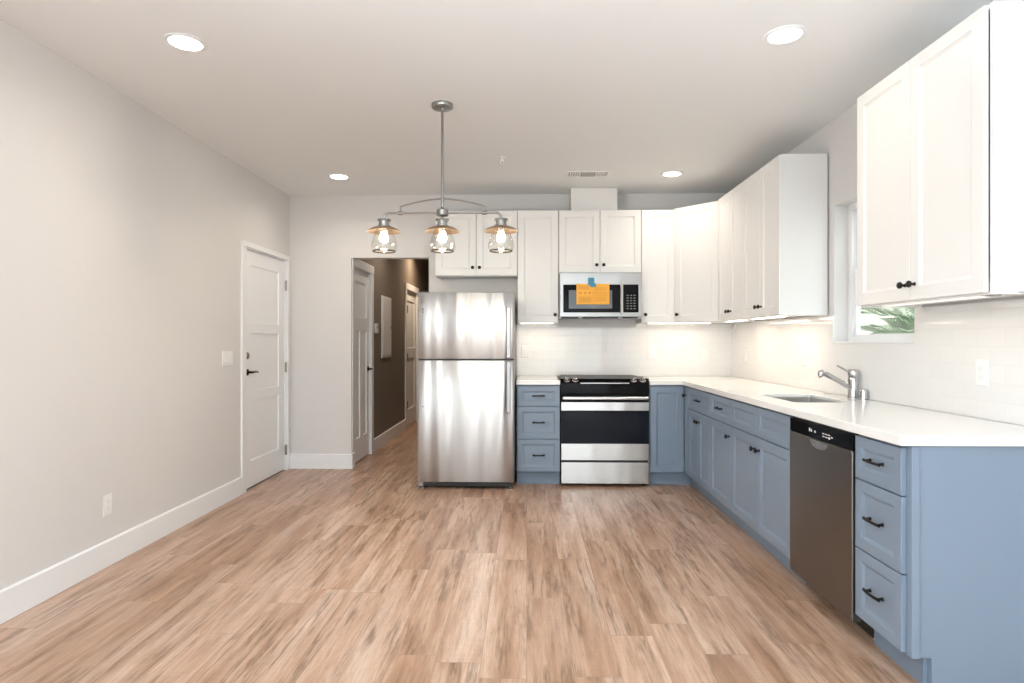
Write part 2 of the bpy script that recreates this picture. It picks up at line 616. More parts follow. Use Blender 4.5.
def bboard(name, a, b, axis, face, sgn, label):
    """profiled skirting: axis it runs along, wall face coordinate, direction into the room"""
    t = 0.016
    poly = [(face, 0), (face + sgn * t, 0), (face + sgn * t, BBH - 0.006), (face + sgn * (t - 0.006), BBH), (face, BBH)]
    return struct(B().prism(poly, axis, a, b).build(name, 'trim'), label, 'baseboard')


bboard('baseboard_left', YR, 4.884, 'y', XL, 1, 'tall white baseboard along the left wall')
bboard('baseboard_back', XL, OX0 + 0.016, 'x', YW, -1, 'short white baseboard left of the hallway opening')
bboard('baseboard_jamb', YW, YW + 0.09, 'y', OX0, 1, 'white baseboard returning into the hallway opening')
bboard('baseboard_hall', 6.765, 8.565, 'y', HX0, 1, 'white baseboard along the dark hallway wall')
bboard('baseboard_hall_end', HX0, HX1, 'x', HY1, -1, 'white baseboard at the end of the hallway')

# backsplash tile (thin cladding on the walls)
XT, YT = XW - 0.009, YW - 0.009
b = B().plate([-0.10, 0.293, 1.055, XT], [CT + 0.001, 1.389, UZ0 - 0.001], lambda i, j: not (i == 1 and j == 1), 'y', YT, YW)
struct(b.build('trim_1', 'tileX'), 'white glossy subway tile backsplash on the back wall', 'backsplash')
b = B().plate([1.9, WY0 - 0.001, WY1 + 0.001, YT], [CT + 0.001, WZ0 - 0.012, UZ0 - 0.001], lambda i, j: not (i == 1 and j == 1), 'x', XT, XW)
struct(b.build('trim_2', 'tileY'), 'white glossy subway tile backsplash on the right wall', 'backsplash')


# ------------------------------------------------------------------ doors
def hinge(parent, x, z, m, y=-0.004):
    B().box(x - 0.016, x + 0.016, y - 0.003, y, z - 0.045, z + 0.045).lathe([(0.007, -0.05), (0.007, 0.05)], (x, y - 0.006, z), seg=10).build('hinge', m, parent)


def casing(name, y0, y1, z1, face, w, label, t=0.018, sgn=1, wr=None, head=None):
    """flat casing round an opening in a wall whose face is x=face (opening y0..y1)"""
    wr = wr or w
    hd = head or w
    b = B()
    b.box(face, face + sgn * t, y0 - w, y0, 0, z1, 0.002)
    b.box(face, face + sgn * t, y1, y1 + wr, 0, z1, 0.002)
    b.box(face, face + sgn * (t + 0.004), y0 - w, y1 + wr, z1, z1 + hd, 0.002)
    # jamb lining
    b.box(face - sgn * 0.10, face, y0, y0 + 0.008, 0, z1)
    b.box(face - sgn * 0.10, face, y1 - 0.008, y1, 0, z1)
    b.box(face - sgn * 0.10, face, y0, y1, z1 - 0.008, z1)
    return struct(b.build(name, 'trim'), label, 'door casing')


def slab_panels(w, z0, z1, t, panels):
    """flat door slab with recessed rectangular panels; local x 0..w, front at y=0, panels (x0,x1,z0,z1)"""
    b = B()
    us = sorted({0, w} | {p[0] for p in panels} | {p[1] for p in panels})
    vs = sorted({z0, z1} | {p[2] for p in panels} | {p[3] for p in panels})

    def keep(i, j):
        cx, cz = (us[i] + us[i + 1]) / 2, (vs[j] + vs[j + 1]) / 2
        return not any(p[0] < cx < p[1] and p[2] < cz < p[3] for p in panels)
    b.plate(us, vs, keep, 'y', 0, t)
    for p in panels:
        lp = lambda k, y: [(p[0] + k, y, p[2] + k), (p[1] - k, y, p[2] + k), (p[1] - k, y, p[3] - k), (p[0] + k, y, p[3] - k)]
        b.loops([lp(-0.001, 0.001), lp(0.004, 0.011), lp(0.004, t - 0.002)], cap0=False)
        b.loops([lp(0.0, 0.0105), lp(0.0, t - 0.004)])
    return b


def lever_handle(parent, x, z, d, name='lever_handle'):
    b = B().lathe([(0.027, 0), (0.027, -0.004), (0.024, -0.009), (0.010, -0.012), (0.010, -0.045)], (x, 0, z), (0, 1, 0), 24)
    b.tube([(x, -0.045, z), (x + d * 0.02, -0.049, z), (x + d * 0.06, -0.047, z + 0.003), (x + d * 0.115, -0.044, z - 0.006)], [0.010, 0.0095, 0.008, 0.006], 10)
    return b.build(name, 'black', parent)


# entry door, left wall (local x runs to +Y: rotation +90 deg)
e = thing('door_1', (XL - 0.012, 4.966, 0), RLW, 'white three-panel entry door in the left wall with a black lever', 'door')
tag(e, kind='structure')
pan = [(0.125, 0.713, 1.405, 1.90), (0.125, 0.713, 0.826, 1.322), (0.125, 0.713, 0.232, 0.744)]
slab_panels(0.838, 0.012, 2.022, 0.04, pan).build('slab', 'doorpaint', e)
for z in (0.20, 1.0, 1.79):
    hinge(e, 0.841, z, 'nickel', -0.013)
lever_handle(e, 0.06, 0.99, 1)
B().lathe([(0.030, 0), (0.030, -0.006), (0.026, -0.010), (0.012, -0.011), (0.012, -0.016)], (0.06, 0, 1.13), (0, 1, 0), 24).build('deadbolt', 'nickel', e)
B().box(0.004, 0.834, 0.002, 0.036, 0.003, 0.011).build('door_sweep', 'blackplastic', e)
casing('trim_3', DY0, DY1, DZ, XL, 0.07, 'narrow white casing round the entry door', wr=0.055, head=0.045)

# near hall door, craftsman style
e = thing('door_2', (HX0 - 0.01, HN0 + 0.01, 0), RLW, 'white craftsman door at the start of the hallway', 'door')
tag(e, kind='structure')
wd = HN1 - HN0 - 0.02
pan = [(0.10, wd - 0.10, 1.50, 1.87), (0.10, wd / 2 - 0.045, 0.25, 1.36), (wd / 2 + 0.045, wd - 0.10, 0.25, 1.36)]
slab_panels(wd, 0.012, HNZ - 0.012, 0.04, pan).build('slab', 'doorpaint', e)
for z in (0.22, 1.0, 1.74):
    hinge(e, 0.012, z, 'nickel')
lever_handle(e, wd - 0.05, 0.95, -1)
casing('trim_4', HN0, HN1, HNZ, HX0, 0.085, 'white casing round the craftsman hall door', wr=0.095, head=0.09)

# far hall door
e = thing('door_3', (HX0 - 0.008, 8.675, 0), RLW, 'far hallway door with black hinges', 'door')
tag(e, kind='structure')
slab_panels(0.81, 0.012, 1.986, 0.04, [(0.12, 0.69, 1.15, 1.85), (0.12, 0.69, 0.25, 1.0)]).build('slab', 'doorpaint', e)
for z in (0.32, 1.02, 1.72):
    B().box(0.03, 0.12, -0.012, 0.0, z - 0.055, z + 0.055, 0.002).build('hinge', 'black', e)
casing('trim_5', 8.66, 9.50, HNZ, HX0, 0.09, 'white casing round the far hallway door', head=0.09)

# ------------------------------------------------------------------ windows
# kitchen window: single hung in the right wall (local x towards the camera)
e = thing('window_1', (XW + 0.09, WY1, WZ0), RS, 'white single-hung kitchen window above the sink', 'window')
tag(e, kind='structure')
ww, wh = WY1 - WY0, WZ1 - WZ0
fr = 0.04
b = B().plate([0.0, fr, ww - fr, ww], [0, fr * .8, wh - fr, wh], lambda i, j: not (i == 1 and j == 1), 'y', 0, 0.055)
b.build('window_frame', 'trim', e)
zm = 0.45
sf = 0.034
b = B().plate([fr, fr + sf, ww - fr - sf, ww - fr], [fr * .8, fr * .8 + 0.012, zm - 0.02, zm + 0.015], lambda i, j: not (i == 1 and j == 1), 'y', 0.012, 0.032)
lo = b.build('lower_sash', 'trim', e)
B().box(fr + sf, ww - fr - sf, 0.020, 0.024, fr * .8 + 0.012, zm - 0.02).build('glass_pane', 'glass', lo)
b = B().plate([fr, fr + 0.028, ww - fr - 0.028, ww - fr], [zm - 0.01, zm + 0.022, wh - fr - 0.03, wh - fr], lambda i, j: not (i == 1 and j == 1), 'y', 0.034, 0.052)
up = b.build('upper_sash', 'trim', e)
B().box(fr + 0.028, ww - fr - 0.028, 0.041, 0.045, zm + 0.022, wh - fr - 0.03).build('glass_pane', 'glass', up)
B().box(ww / 2 - 0.03, ww / 2 + 0.03, 0.004, 0.016, zm + 0.012, zm + 0.026, 0.003).build('sash_lock', 'plastic', e)
struct(B().box(XW - 0.004, XW + 0.09, WY0, WY1, WZ0 - 0.012, WZ0 + 0.001, 0.003).build('trim_6', 'trim'), 'white sill of the kitchen window', 'window sill')

# unseen side window added in the left wall for the fill lamp
e = thing('window_added', (XL - 0.09, SY_0, SZ_0), RLW, 'large white unseen window added in the left wall for the side fill light', 'window')
tag(e, kind='structure')
sw, sh = SY_1 - SY_0, SZ_1 - SZ_0
B().plate([0, 0.05, sw / 2 - 0.03, sw / 2 + 0.03, sw - 0.05, sw], [0, 0.05, sh - 0.05, sh], lambda i, j: not (i in (1, 3) and j == 1), 'y', 0, 0.055).build('window_frame', 'trim', e)
B().box(0.05, sw / 2 - 0.03, 0.024, 0.030, 0.05, sh - 0.05).build('glass_pane', 'glass', e)
B().box(sw / 2 + 0.03, sw - 0.05, 0.024, 0.030, 0.05, sh - 0.05).build('glass_pane', 'glass', e)

# glass doors behind the camera
e = thing('window_2', (0, YR - 0.06, 0.02), 0, 'sliding glass doors behind the camera', 'window')
tag(e, kind='structure')
xm = (RX0 + RX1) / 2
b = B().plate([RX0, RX0 + 0.06, xm - 0.04, xm + 0.04, RX1 - 0.06, RX1], [0, 0.07, RZ1 - 0.09, RZ1 - 0.02], lambda i, j: not (i in (1, 3) and j == 1), 'y', -0.03, 0.03)
b.build('window_frame', 'trim', e)
B().box(RX0 + 0.06, xm - 0.04, -0.004, 0.004, 0.07, RZ1 - 0.09).build('glass_pane', 'glass', e)
B().box(xm + 0.04, RX1 - 0.06, -0.004, 0.004, 0.07, RZ1 - 0.09).build('glass_pane', 'glass', e)


# ------------------------------------------------------------------ cabinet hardware
def knob(parent, x, z, y=-0.02):
    """round black cabinet knob with a stem, on a front whose face is at y"""
    B().lathe([(0.0085, 0), (0.0085, -0.002), (0.0055, -0.005), (0.0055, -0.016), (0.0135, -0.020), (0.0155, -0.026), (0.0125, -0.031), (0.004, -0.033)],
              (x, y, z), (0, 1, 0), 20).build('knob', 'black', parent)


def pull(parent, x, z, y=-0.02, w=0.106):
    """black arched bar pull"""
    h = w / 2
    b = B()
    pts = []
    for i in range(9):
        t = -1 + 2 * i / 8
        pts.append((x + t * h, y - 0.021 - 0.006 * (1 - t * t), z))
    b.tube(pts, [0.0066, 0.0064, 0.006, 0.0057, 0.0055, 0.0057, 0.006, 0.0064, 0.0066], 8)
    for s in (-1, 1):
        b.lathe([(0.0075, 0), (0.0075, -0.003), (0.005, -0.007), (0.005, -0.023)], (x + s * (h - 0.012), y, z), (0, 1, 0), 12)
    b.build('pull_handle', 'black', parent)


G = 0.0035   # half reveal between fronts


def base_cabinet(loc, rz, w, fronts, label, group=None, depth=0.60, end_panel=False, toe=True):
    """base cabinet: local x 0..w, face frame front at y=0, doors in front of it; fronts = (kind,x0,x1,z0,z1,hardware)"""
    e = thing('base_cabinet', loc, rz, label, 'cabinet', group)
    t = 0.018
    b = B()
    wi = w - (0.0 if not end_panel else 0.0)
    b.box(0.0005, t, 0, depth, 0.115, CB - 0.002)
    b.box(wi - t, wi - 0.0005, 0, depth, 0.115, CB - 0.002)
    b.box(t, wi - t, 0.02, depth, 0.115, 0.133)
    b.box(t, wi - t, depth - 0.012, depth, 0.133, CB - 0.002)
    b.build('carcass', 'blue', e)
    # face frame
    zs = sorted({0.115, CB - 0.002} | {f[4] for f in fronts if f[4] < 0.8})
    fb = B()
    fb.box(t, 0.04, 0.0, 0.019, 0.115, CB - 0.002)
    fb.box(wi - 0.04, wi - t, 0.0, 0.019, 0.115, CB - 0.002)
    fb.box(0.04, wi - 0.04, 0.0, 0.019, CB - 0.04, CB - 0.002)
    fb.box(0.04, wi - 0.04, 0.0, 0.019, 0.115, 0.15)
    for z in zs[1:-1]:
        fb.box(0.04, wi - 0.04, 0.0, 0.019, z - 0.018, z + 0.022)
    if any(f[0] == 'door' for f in fronts) and w > 0.5:
        fb.box(w / 2 - 0.02, w / 2 + 0.02, 0.0005, 0.0185, 0.15, CB - 0.04)
    fb.build('face_frame', 'blue', e)
    if toe:
        B().box(0.0005, w - 0.0005, 0.058, 0.074, 0.001, 0.114).build('toe_kick', 'bluedark', e)
    for kind, x0, x1, z0, z1, hw in fronts:
        rail = 0.052 if kind == 'door' else 0.042
        rl = min(rail, (x1 - x0) * 0.28)
        b = B().panel_front(x0 + G / 2, x1 - G / 2, z0, z1, -0.0005, 0.0195, rl, 0.014, 0.009, min(rail, (z1 - z0) * 0.28))
        d = b.build({'door': 'door', 'drawer': 'drawer', 'false': 'false_drawer_front'}[kind], 'blue', e)
        if hw == 'pull':
            pull(d, (x0 + x1) / 2, (z0 + z1) / 2 + 0.004)
        elif hw:
            knob(d, hw[0], hw[1])
    return e


ZD = [(0.690, 0.862), (0.407, 0.684), (0.124, 0.401)]
DW = (0.124, 0.684)
TD = ZD[0]

# back run: three-drawer base between fridge and range
w = 0.372
base_cabinet((-0.084, YF + 0.02, 0), 0, w, [('drawer', 0, w, *z, 'pull') for z in ZD],
             'narrow blue three-drawer base cabinet between the refrigerator and the range')
# corner cabinet: L shaped carcass, two door leaves meeting in the inner corner
e = thing('corner_base_cabinet', (1.058, YF + 0.02, 0), 0, 'blue corner base cabinet right of the range its two doors meeting at an angle', 'cabinet')
XB = XF + 0.02 - 1.058      # local x of the right run face frame
YB = 5.122 - (YF + 0.02)    # local y where the right leaf ends
dd = YW - 0.045 - (YF + 0.02)
xe = XW - 0.03 - 1.058
b = B()
b.box(0.0005, 0.018, 0, dd, 0.115, CB - 0.002)
b.box(0.018, xe, dd - 0.012, dd, 0.115, CB - 0.002)
b.box(xe - 0.012, xe, YB + 0.001, dd - 0.012, 0.115, CB - 0.002)
b.box(XB + 0.001, xe - 0.012, YB + 0.0005, YB + 0.018, 0.115, CB - 0.002)
b.box(0.018, xe - 0.012, 0.02, dd - 0.012, 0.115, 0.133)
b.build('carcass', 'blue', e)
b = B()
b.box(0.018, XB, 0, 0.018, CB - 0.04, CB - 0.002)
b.box(XB, XB + 0.018, YB + 0.018, 0.018, CB - 0.04, CB - 0.002)
b.build('top_rail', 'blue', e)
b = B().box(0.018, XB, 0, 0.018, 0.115, 0.15)
b.box(XB, XB + 0.018, YB + 0.018, 0.018, 0.115, 0.15)
b.build('bottom_rail', 'blue', e)
b = B().box(0.0005, XB + 0.058, 0.056, 0.072, 0.001, 0.114)
b.box(XB + 0.058, XB + 0.074, YB, 0.072, 0.001, 0.114)
b.build('toe_kick', 'bluedark', e)
B().panel_front(0.006, XB - 0.023, 0.124, 0.862, -0.0005, 0.0195, 0.052, 0.014, 0.009).build('door', 'blue', e)
lw = -YB - 0.024
d = B().panel_front(0, lw, 0.124, 0.862, -0.0005, 0.0195, 0.022, 0.012, 0.009, 0.05).build('door', 'blue', e, (XB, -0.022, 0), (0, 0, RS))
knob(d, lw - 0.066, 0.79)

# right run (local x runs towards the camera)
XB0 = XF + 0.02


def right_base(y0, w, fronts, label):
    return base_cabinet((XB0, y0, 0), RS, w, fronts, label, depth=0.585)


w = 0.61
right_base(5.120, w, [('drawer', 0, w, *TD, 'pull'), ('door', 0, w / 2, *DW, (w / 2 - 0.03, 0.612)), ('door', w / 2, w, *DW, (w / 2 + 0.03, 0.612))],
           'blue base cabinet beside the inside corner, one drawer over two narrow doors')
w = 0.457
right_base(4.510, w, [('drawer', 0, w, *TD, 'pull'), ('door', 0, w, *DW, (w - 0.032, 0.612))],
           'blue base cabinet with one drawer over a single door, next to the sink cabinet')
w = 0.914
right_base(4.053, w, [('false', 0, w / 2, *TD, None), ('false', w / 2, w, *TD, None),
                      ('door', 0, w / 2, *DW, (w / 2 - 0.035, 0.612)), ('door', w / 2, w, *DW, (w / 2 + 0.035, 0.612))],
           'wide blue sink cabinet with two doors and blank drawer fronts, left of the dishwasher')
w = 0.310
e = right_base(2.534, w, [('drawer', 0, w, *z, 'pull') for z in ZD],
               'blue three-drawer base cabinet with a plain end panel, right of the dishwasher')
# end panel with a toe notch
poly = [(0.030, 0.115), (0.075, 0.115), (0.075, 0.001), (0.597, 0.001), (0.597, CB - 0.002), (0.030, CB - 0.002)]
B().prism(poly, 'x', w + 0.0005, w + 0.022, bev=0.0015).build('end_panel', 'blue', e)
B().box(w + 0.0005, w + 0.032, -0.002, 0.026, 0.115, CB - 0.003, 0.002).build('corner_stile', 'blue', e)

# ------------------------------------------------------------------ countertops
XC, YC, YCE = XF - 0.025, YF - 0.025, 2.187
SX0, SX1, SY0, SY1 = 1.475, 1.80, 3.365, 3.885
xs = [1.056, XC, SX0, SX1, XT - 0.001]
ys = [YCE, SY0, SY1, YC, YT - 0.001]
b = B().plate(xs, ys, lambda i, j: (i >= 1 or j == 3) and not (i == 2 and j == 1), 'z', CB, CT, bev=0.003)
tag(b.build('countertop', 'quartz'), 'long white quartz countertop turning the corner, with the sink cut into it', 'countertop')
tag(B().box(-0.088, 0.288, YC, YT - 0.001, CB, CT, 0.003).build('countertop', 'quartz'),
    'short white quartz countertop between the refrigerator and the range', 'countertop')

# ------------------------------------------------------------------ sink, faucet
e = thing('sink', (0, 0, 0), 0, 'stainless undermount sink set into the white countertop', 'sink')
zb = 0.675
o = 0.006


def rr(x0, x1, y0, y1, r, z, n=5):
    p = []
    for cx, cy, a0 in ((x1 - r, y0 + r, -PI / 2), (x1 - r, y1 - r, 0), (x0 + r, y1 - r, PI / 2), (x0 + r, y0 + r, PI)):
        for k in range(n + 1):
            a = a0 + PI / 2 * k / n
            p.append((cx + r * math.cos(a), cy + r * math.sin(a), z))
    return p


b = B()
k = 0.001
b.loops([rr(SX0 - 0.02, SX1 + 0.02, SY0 - 0.02, SY1 + 0.02, 0.02, CB - 0.002), rr(SX0 + k, SX1 - k, SY0 + k, SY1 - k, 0.012, CB - 0.002),
         rr(SX0 + k, SX1 - k, SY0 + k, SY1 - k, 0.012, CB + 0.022), rr(SX0 + k + .002, SX1 - k - .002, SY0 + k + .002, SY1 - k - .002, 0.012, CB + 0.022),
         rr(SX0 + .005, SX1 - .005, SY0 + .005, SY1 - .005, 0.012, zb + 0.03), rr(SX0 + .02, SX1 - .02, SY0 + .02, SY1 - .02, 0.02, zb)],
        cap0=False, cap1=True)
b.build('basin', 'sinksteel', e)
B().lathe([(0.045, 0.0), (0.045, 0.004), (0.03, 0.003), (0.028, 0.001), (0.003, 0.001)], ((SX0 + SX1) / 2 + .05, (SY0 + SY1) / 2, zb + 0.0005)).build('drain', 'chrome', e)

FX, FY = 1.936, 3.635
e = thing('faucet', (FX, FY, CT), 0, 'chrome single-lever faucet with a raised straight spout behind the sink', 'faucet')
B().lathe([(0.034, 0.0), (0.034, 0.004), (0.031, 0.008), (0.0300, 0.014), (0.0300, 0.118), (0.028, 0.122)], (0, 0, 0), seg=28).build('body', 'chrome', e)
c = B().lathe([(0.028, 0.1225), (0.0300, 0.126), (0.0300, 0.162), (0.026, 0.169), (0.006, 0.171)], (0, 0, 0), seg=28).build('lever_cap', 'chrome', e)
B().tube([(-0.02, 0, 0.150), (-0.05, 0, 0.168), (-0.095, 0, 0.192)], [0.007, 0.0065, 0.0055], 10).build('lever', 'chrome', c)
s = B().tube([(-0.015, 0, 0.060), (-0.06, 0, 0.086), (-0.14, 0, 0.130), (-0.175, 0, 0.149)], [0.0165, 0.0155, 0.0155, 0.0165], 16).build('spout', 'chrome', e)
B().tube([(-0.168, 0, 0.147), (-0.183, 0, 0.152), (-0.192, 0, 0.149), (-0.193, 0, 0.132), (-0.190, 0, 0.124)], [0.0168, 0.0175, 0.017, 0.015, 0.0135], 16).build('aerator', 'chrome', s)

e = thing('air_gap', (1.94, 3.535, CT), 0, 'small chrome cylinder cap on the counter right of the faucet', 'air gap cap')
B().lathe([(0.026, 0), (0.026, 0.003), (0.021, 0.005)], seg=24).build('base_ring', 'chrome', e)
B().lathe([(0.021, 0.005), (0.021, 0.056), (0.018, 0.061), (0.003, 0.062)], seg=24).build('cap', 'chrome', e)
tag(B().lathe([(0.026, 0), (0.026, 0.002), (0.02, 0.0055), (0.003, 0.0065)], (1.915, 3.90, CT + 0.0002), seg=24).build('hole_cover', 'chrome'),
    'flat round metal hole cover on the counter left of the faucet', 'hole cover')


# ------------------------------------------------------------------ wall cabinets
def wall_cabinet(loc, rz, w, z0, z1, ndoor, knobs, label, depth=0.294, name='wall_cabinet', stile=0.0, end_stile=0.0):
    """wall cabinet, local x 0..w, face frame front at y=0; doors full overlay, knobs 'l','r','c'"""
    e = thing(name, loc, rz, label, 'cabinet')
    t = 0.018
    b = B()
    b.box(0.0005, t, 0, depth, z0, z1)
    b.box(w - t, w - 0.0005, 0, depth, z0, z1)
    b.box(t, w - t, 0, depth, z1 - 0.018, z1)
    b.box(t, w - t, 0.0, depth, z0 + 0.012, z0 + 0.03)
    b.box(t, w - t, depth - 0.012, depth, z0 + 0.03, z1 - 0.018)
    b.box(t, w - t, 0, 0.019, z0, z0 + 0.04)
    b.build('carcass', 'white', e)
    dw = (w - stile - end_stile) / ndoor
    for k in range(ndoor):
        x0 = stile + k * dw
        b = B().panel_front(x0 + G / 2, x0 + dw - G / 2, z0 + 0.008, z1 - 0.004, -0.0005, 0.0195, 0.057, 0.013, 0.008)
        d = b.build('door', 'white', e)
        s = knobs[k]
        knob(d, x0 + (0.032 if s == 'l' else dw - 0.032), z0 + 0.075)
    return e


wall_cabinet((-0.848, YU + 0.02, 0), 0, 0.762, 1.856, UZ1 - .02, 2, 'rl', 'short white two-door wall cabinet above the refrigerator')
wall_cabinet((-0.084, YU + 0.02, 0), 0, 0.377, UZ0, UZ1 - .02, 1, 'r', 'tall narrow white wall cabinet just left of the microwave')
wall_cabinet((0.295, YU + 0.02, 0), 0, 0.758, 1.877, UZ1 - .02, 2, 'rl', 'short white two-door wall cabinet above the microwave')
wall_cabinet((1.055, YU + 0.02, 0), 0, 0.305, UZ0, UZ1 - .02, 1, 'l', 'tall narrow white wall cabinet just right of the microwave')
# diagonal corner cabinet
P0 = Vector((1.362, YU + 0.02))
P1 = Vector((XU + 0.02, 5.292))
e = thing('corner_wall_cabinet', (P0.x, P0.y, 0), math.atan2(P1.y - P0.y, P1.x - P0.x),
          'white diagonal corner wall cabinet with one angled door', 'cabinet')
ang = math.atan2(P1.y - P0.y, P1.x - P0.x)
dl = (P1 - P0).length
ca, sa = math.cos(-ang), math.sin(-ang)


def loc2(x, y):
    x -= P0.x
    y -= P0.y
    return (x * ca - y * sa, x * sa + y * ca)


foot = [loc2(*p) for p in ((P0.x + .0005, P0.y + .001), (P1.x - .0005, P1.y + .0005), (XT - 0.002, P1.y + .0005), (XT - 0.002, YT - 0.002), (P0.x + .0005, YT - 0.002))]
B().prism(foot, 'z', UZ0 + 0.003, UZ1 - .01).build('carcass', 'white', e)
d = B().panel_front(0.012, dl - 0.012, UZ0 + 0.008, UZ1 - 0.014, -0.0005, 0.0195, 0.057, 0.013, 0.008).build('door', 'white', e)
knob(d, 0.044, UZ0 + 0.075)
wall_cabinet((XU + 0.02, 5.290, 0), RS, 0.60, UZ0, UZ1, 2, 'rl', 'white two-door wall cabinet beside the diagonal corner cabinet')
wall_cabinet((XU + 0.02, 4.688, 0), RS, 0.668, UZ0, UZ1, 2, 'rl', 'white two-door wall cabinet ending left of the window with a bare side panel')
wall_cabinet((XU + 0.02, 3.086, 0), RS, 0.868, UZ0, UZ1 - .007, 2, 'rl', 'large white two-door wall cabinet nearest the camera, right of the window', end_stile=0.022)

# boxed vent duct on top of the microwave cabinet
tag(B().box(0.413, 0.845, 5.66, YW - 0.001, UZ1 - .019, H - 0.001, 0.002).build('duct_cover', 'white'),
    'white boxed duct cover between the ceiling and the microwave cabinet', 'duct cover')


# ------------------------------------------------------------------ under-cabinet lights
def led_bar(loc, rz, w, label, power, cord=False, lens='led'):
    """slim light bar: local x 0..w, hangs from z=0 downwards"""
    e = thing('under_cabinet_light', loc, rz, label, 'light bar', 'under-cabinet light bars')
    b = B().box(0, w, 0, 0.045, -0.010, 0, 0.002)
    b.box(-0.004, 0, 0.002, 0.043, -0.014, 0, 0.001)
    b.box(w, w + 0.004, 0.002, 0.043, -0.014, 0, 0.001)
    b.build('housing', 'plastic', e)
    B().box(0.004, w - 0.004, 0.003, 0.042, -0.0155, -0.0105, 0.002).build('diffuser', lens, e)
    if cord:
        B().box(w + 0.02, w + 0.06, 0.005, 0.04, -0.016, 0, 0.004).build('connector', 'plasticgrey', e)
        B().tube([(w, 0.02, -0.008), (w + 0.02, 0.022, -0.012), (w + 0.06, 0.022, -0.010), (w + 0.09, 0.03, -0.006), (w + 0.11, 0.10, -0.004)], 0.0035, 8).build('cord', 'plasticgrey', e)
    l = area('light_bar_glow', (w / 2, 0.022, -0.018), (0, 0, 0), w * 0.9, 0.03, power, (1.0, 0.80, 0.58))
    l.parent = e
    return e


LZ = UZ0 + 0.0115
led_bar((-0.06, YU + 0.045, LZ), 0, 0.31, 'glowing light bar under the tall cabinet left of the microwave', 0.5)
led_bar((1.13, YU + 0.045, LZ), 0, 0.57, 'glowing light bar under the diagonal corner cabinet right of the microwave', 0.42)
led_bar((XU + 0.045, 5.22, LZ), RS, 0.40, 'glowing light bar under the wall cabinet beside the corner', 0.7)
led_bar((XU + 0.045, 4.63, LZ), RS, 0.54, 'glowing light bar under the wall cabinet left of the window', 0.7)
led_bar((XU + 0.045, 2.96, LZ), RS, 0.64, 'pale light bar with a grey connector under the nearest wall cabinet', 0.25, True, 'leddim')
b = B().tube([(1.955, 5.86, UZ0 + 0.002), (1.968, 5.872, 1.36), (1.970, 5.872, 1.33), (1.960, 5.80, 1.345), (1.958, 5.72, 1.40), (1.955, 5.70, UZ0 + 0.002)], 0.003, 8)
tag(b.build('power_cord', 'plastic'), 'thin white cord looping down the tile in the corner', 'cord')


# ------------------------------------------------------------------ refrigerator
FXa, FXb = -0.923, -0.103
FYd = 5.08
e = thing('refrigerator', ((FXa + FXb) / 2, FYd, 0), 0, 'stainless top-freezer refrigerator beside the hallway opening', 'refrigerator')
fw = (FXb - FXa) / 2
B().box(-fw + 0.004, fw - 0.004, 0.075, 0.765, 0.045, 1.648, 0.006).build('cabinet_body', 'fridgeside', e)


def fridge_door(z0, z1, name):
    """door with gently rounded vertical edges"""
    poly = []
    r = 0.02
    n = 6
    for k in range(n + 1):
        a = PI + PI / 2 * k / n
        poly.append((-fw + r + r * math.cos(a), r + r * math.sin(a)))
    for k in range(n + 1):
        a = -PI / 2 + PI / 2 * k / n
        poly.append((fw - r + r * math.cos(a), r + r * math.sin(a)))
    poly += [(fw, 0.064), (-fw, 0.064)]
    b = B()
    ins = lambda s, z: [((p[0]) * (1 - s / fw), p[1] + (s if p[1] < 0.03 else 0), z) for p in poly]
    b.loops([ins(0.004, z0), ins(0, z0 + 0.004), ins(0, z1 - 0.004), ins(0.004, z1)])
    for f in b.bm.faces:
        f.smooth = True
    return b.build(name, 'fridge', e, sharp=50)


dr = fridge_door(0.065, 1.089, 'refrigerator_door')
fz = fridge_door(1.103, 1.662, 'freezer_door')


def fridge_handle(parent, z0, z1):
    x = fw - 0.048
    b = B().box(x - 0.017, x + 0.017, -0.055, -0.040, z0, z1, 0.005)
    b.box(x - 0.012, x + 0.012, -0.042, 0.001, z0 + 0.01, z0 + 0.05, 0.003)
    b.box(x - 0.012, x + 0.012, -0.042, 0.001, z1 - 0.05, z1 - 0.01, 0.003)
    b.build('handle', 'handlesteel', parent)


fridge_handle(dr, 0.655, 1.082)
fridge_handle(fz, 1.110, 1.535)
for p, z in ((fz, 1.497), (fz, 1.522), (dr, 0.700)):
    B().lathe([(0.006, 0), (0.0055, -0.0025), (0.002, -0.003)], (-fw + 0.048, 0.0005, z), (0, 1, 0), 12).build('plug', 'blackplastic', p)
B().box(-fw + 0.01, fw - 0.01, 0.012, 0.07, 1.0885, 1.1035).build('door_gasket', 'blackplastic', e)
b = B().box(-fw + 0.05, fw - 0.02, 0.045, 0.075, 0.018, 0.064, 0.003)
for i in range(24):
    b.box(-fw + 0.08 + i * 0.027, -fw + 0.096 + i * 0.027, 0.042, 0.046, 0.028, 0.054)
b.build('kick_grille', 'blackplastic', e)
for s, mname in ((-1, 'plastic'), (1, 'blackplastic')):
    B().lathe([(0.022, 0), (0.022, 0.012), (0.010, 0.016), (0.010, 0.05)], (s * (fw - 0.035), 0.06, 0.0005), seg=16).build('leveling_foot', 'nickel', e)
B().box(-fw + 0.002, -fw + 0.05, 0.02, 0.07, 0.022, 0.062, 0.006).build('bottom_hinge_cover', 'greymetal', e)
B().box(-fw + 0.01, -fw + 0.09, 0.03, 0.12, 1.6625, 1.676, 0.004).build('top_hinge_cover', 'blackplastic', e)
for s in (-1, 1):
    B().lathe([(0.02, 0.0), (0.02, 0.044)], (s * (fw - 0.06), 0.70, 0.0005), seg=12).build('rear_foot', 'blackplastic', e)

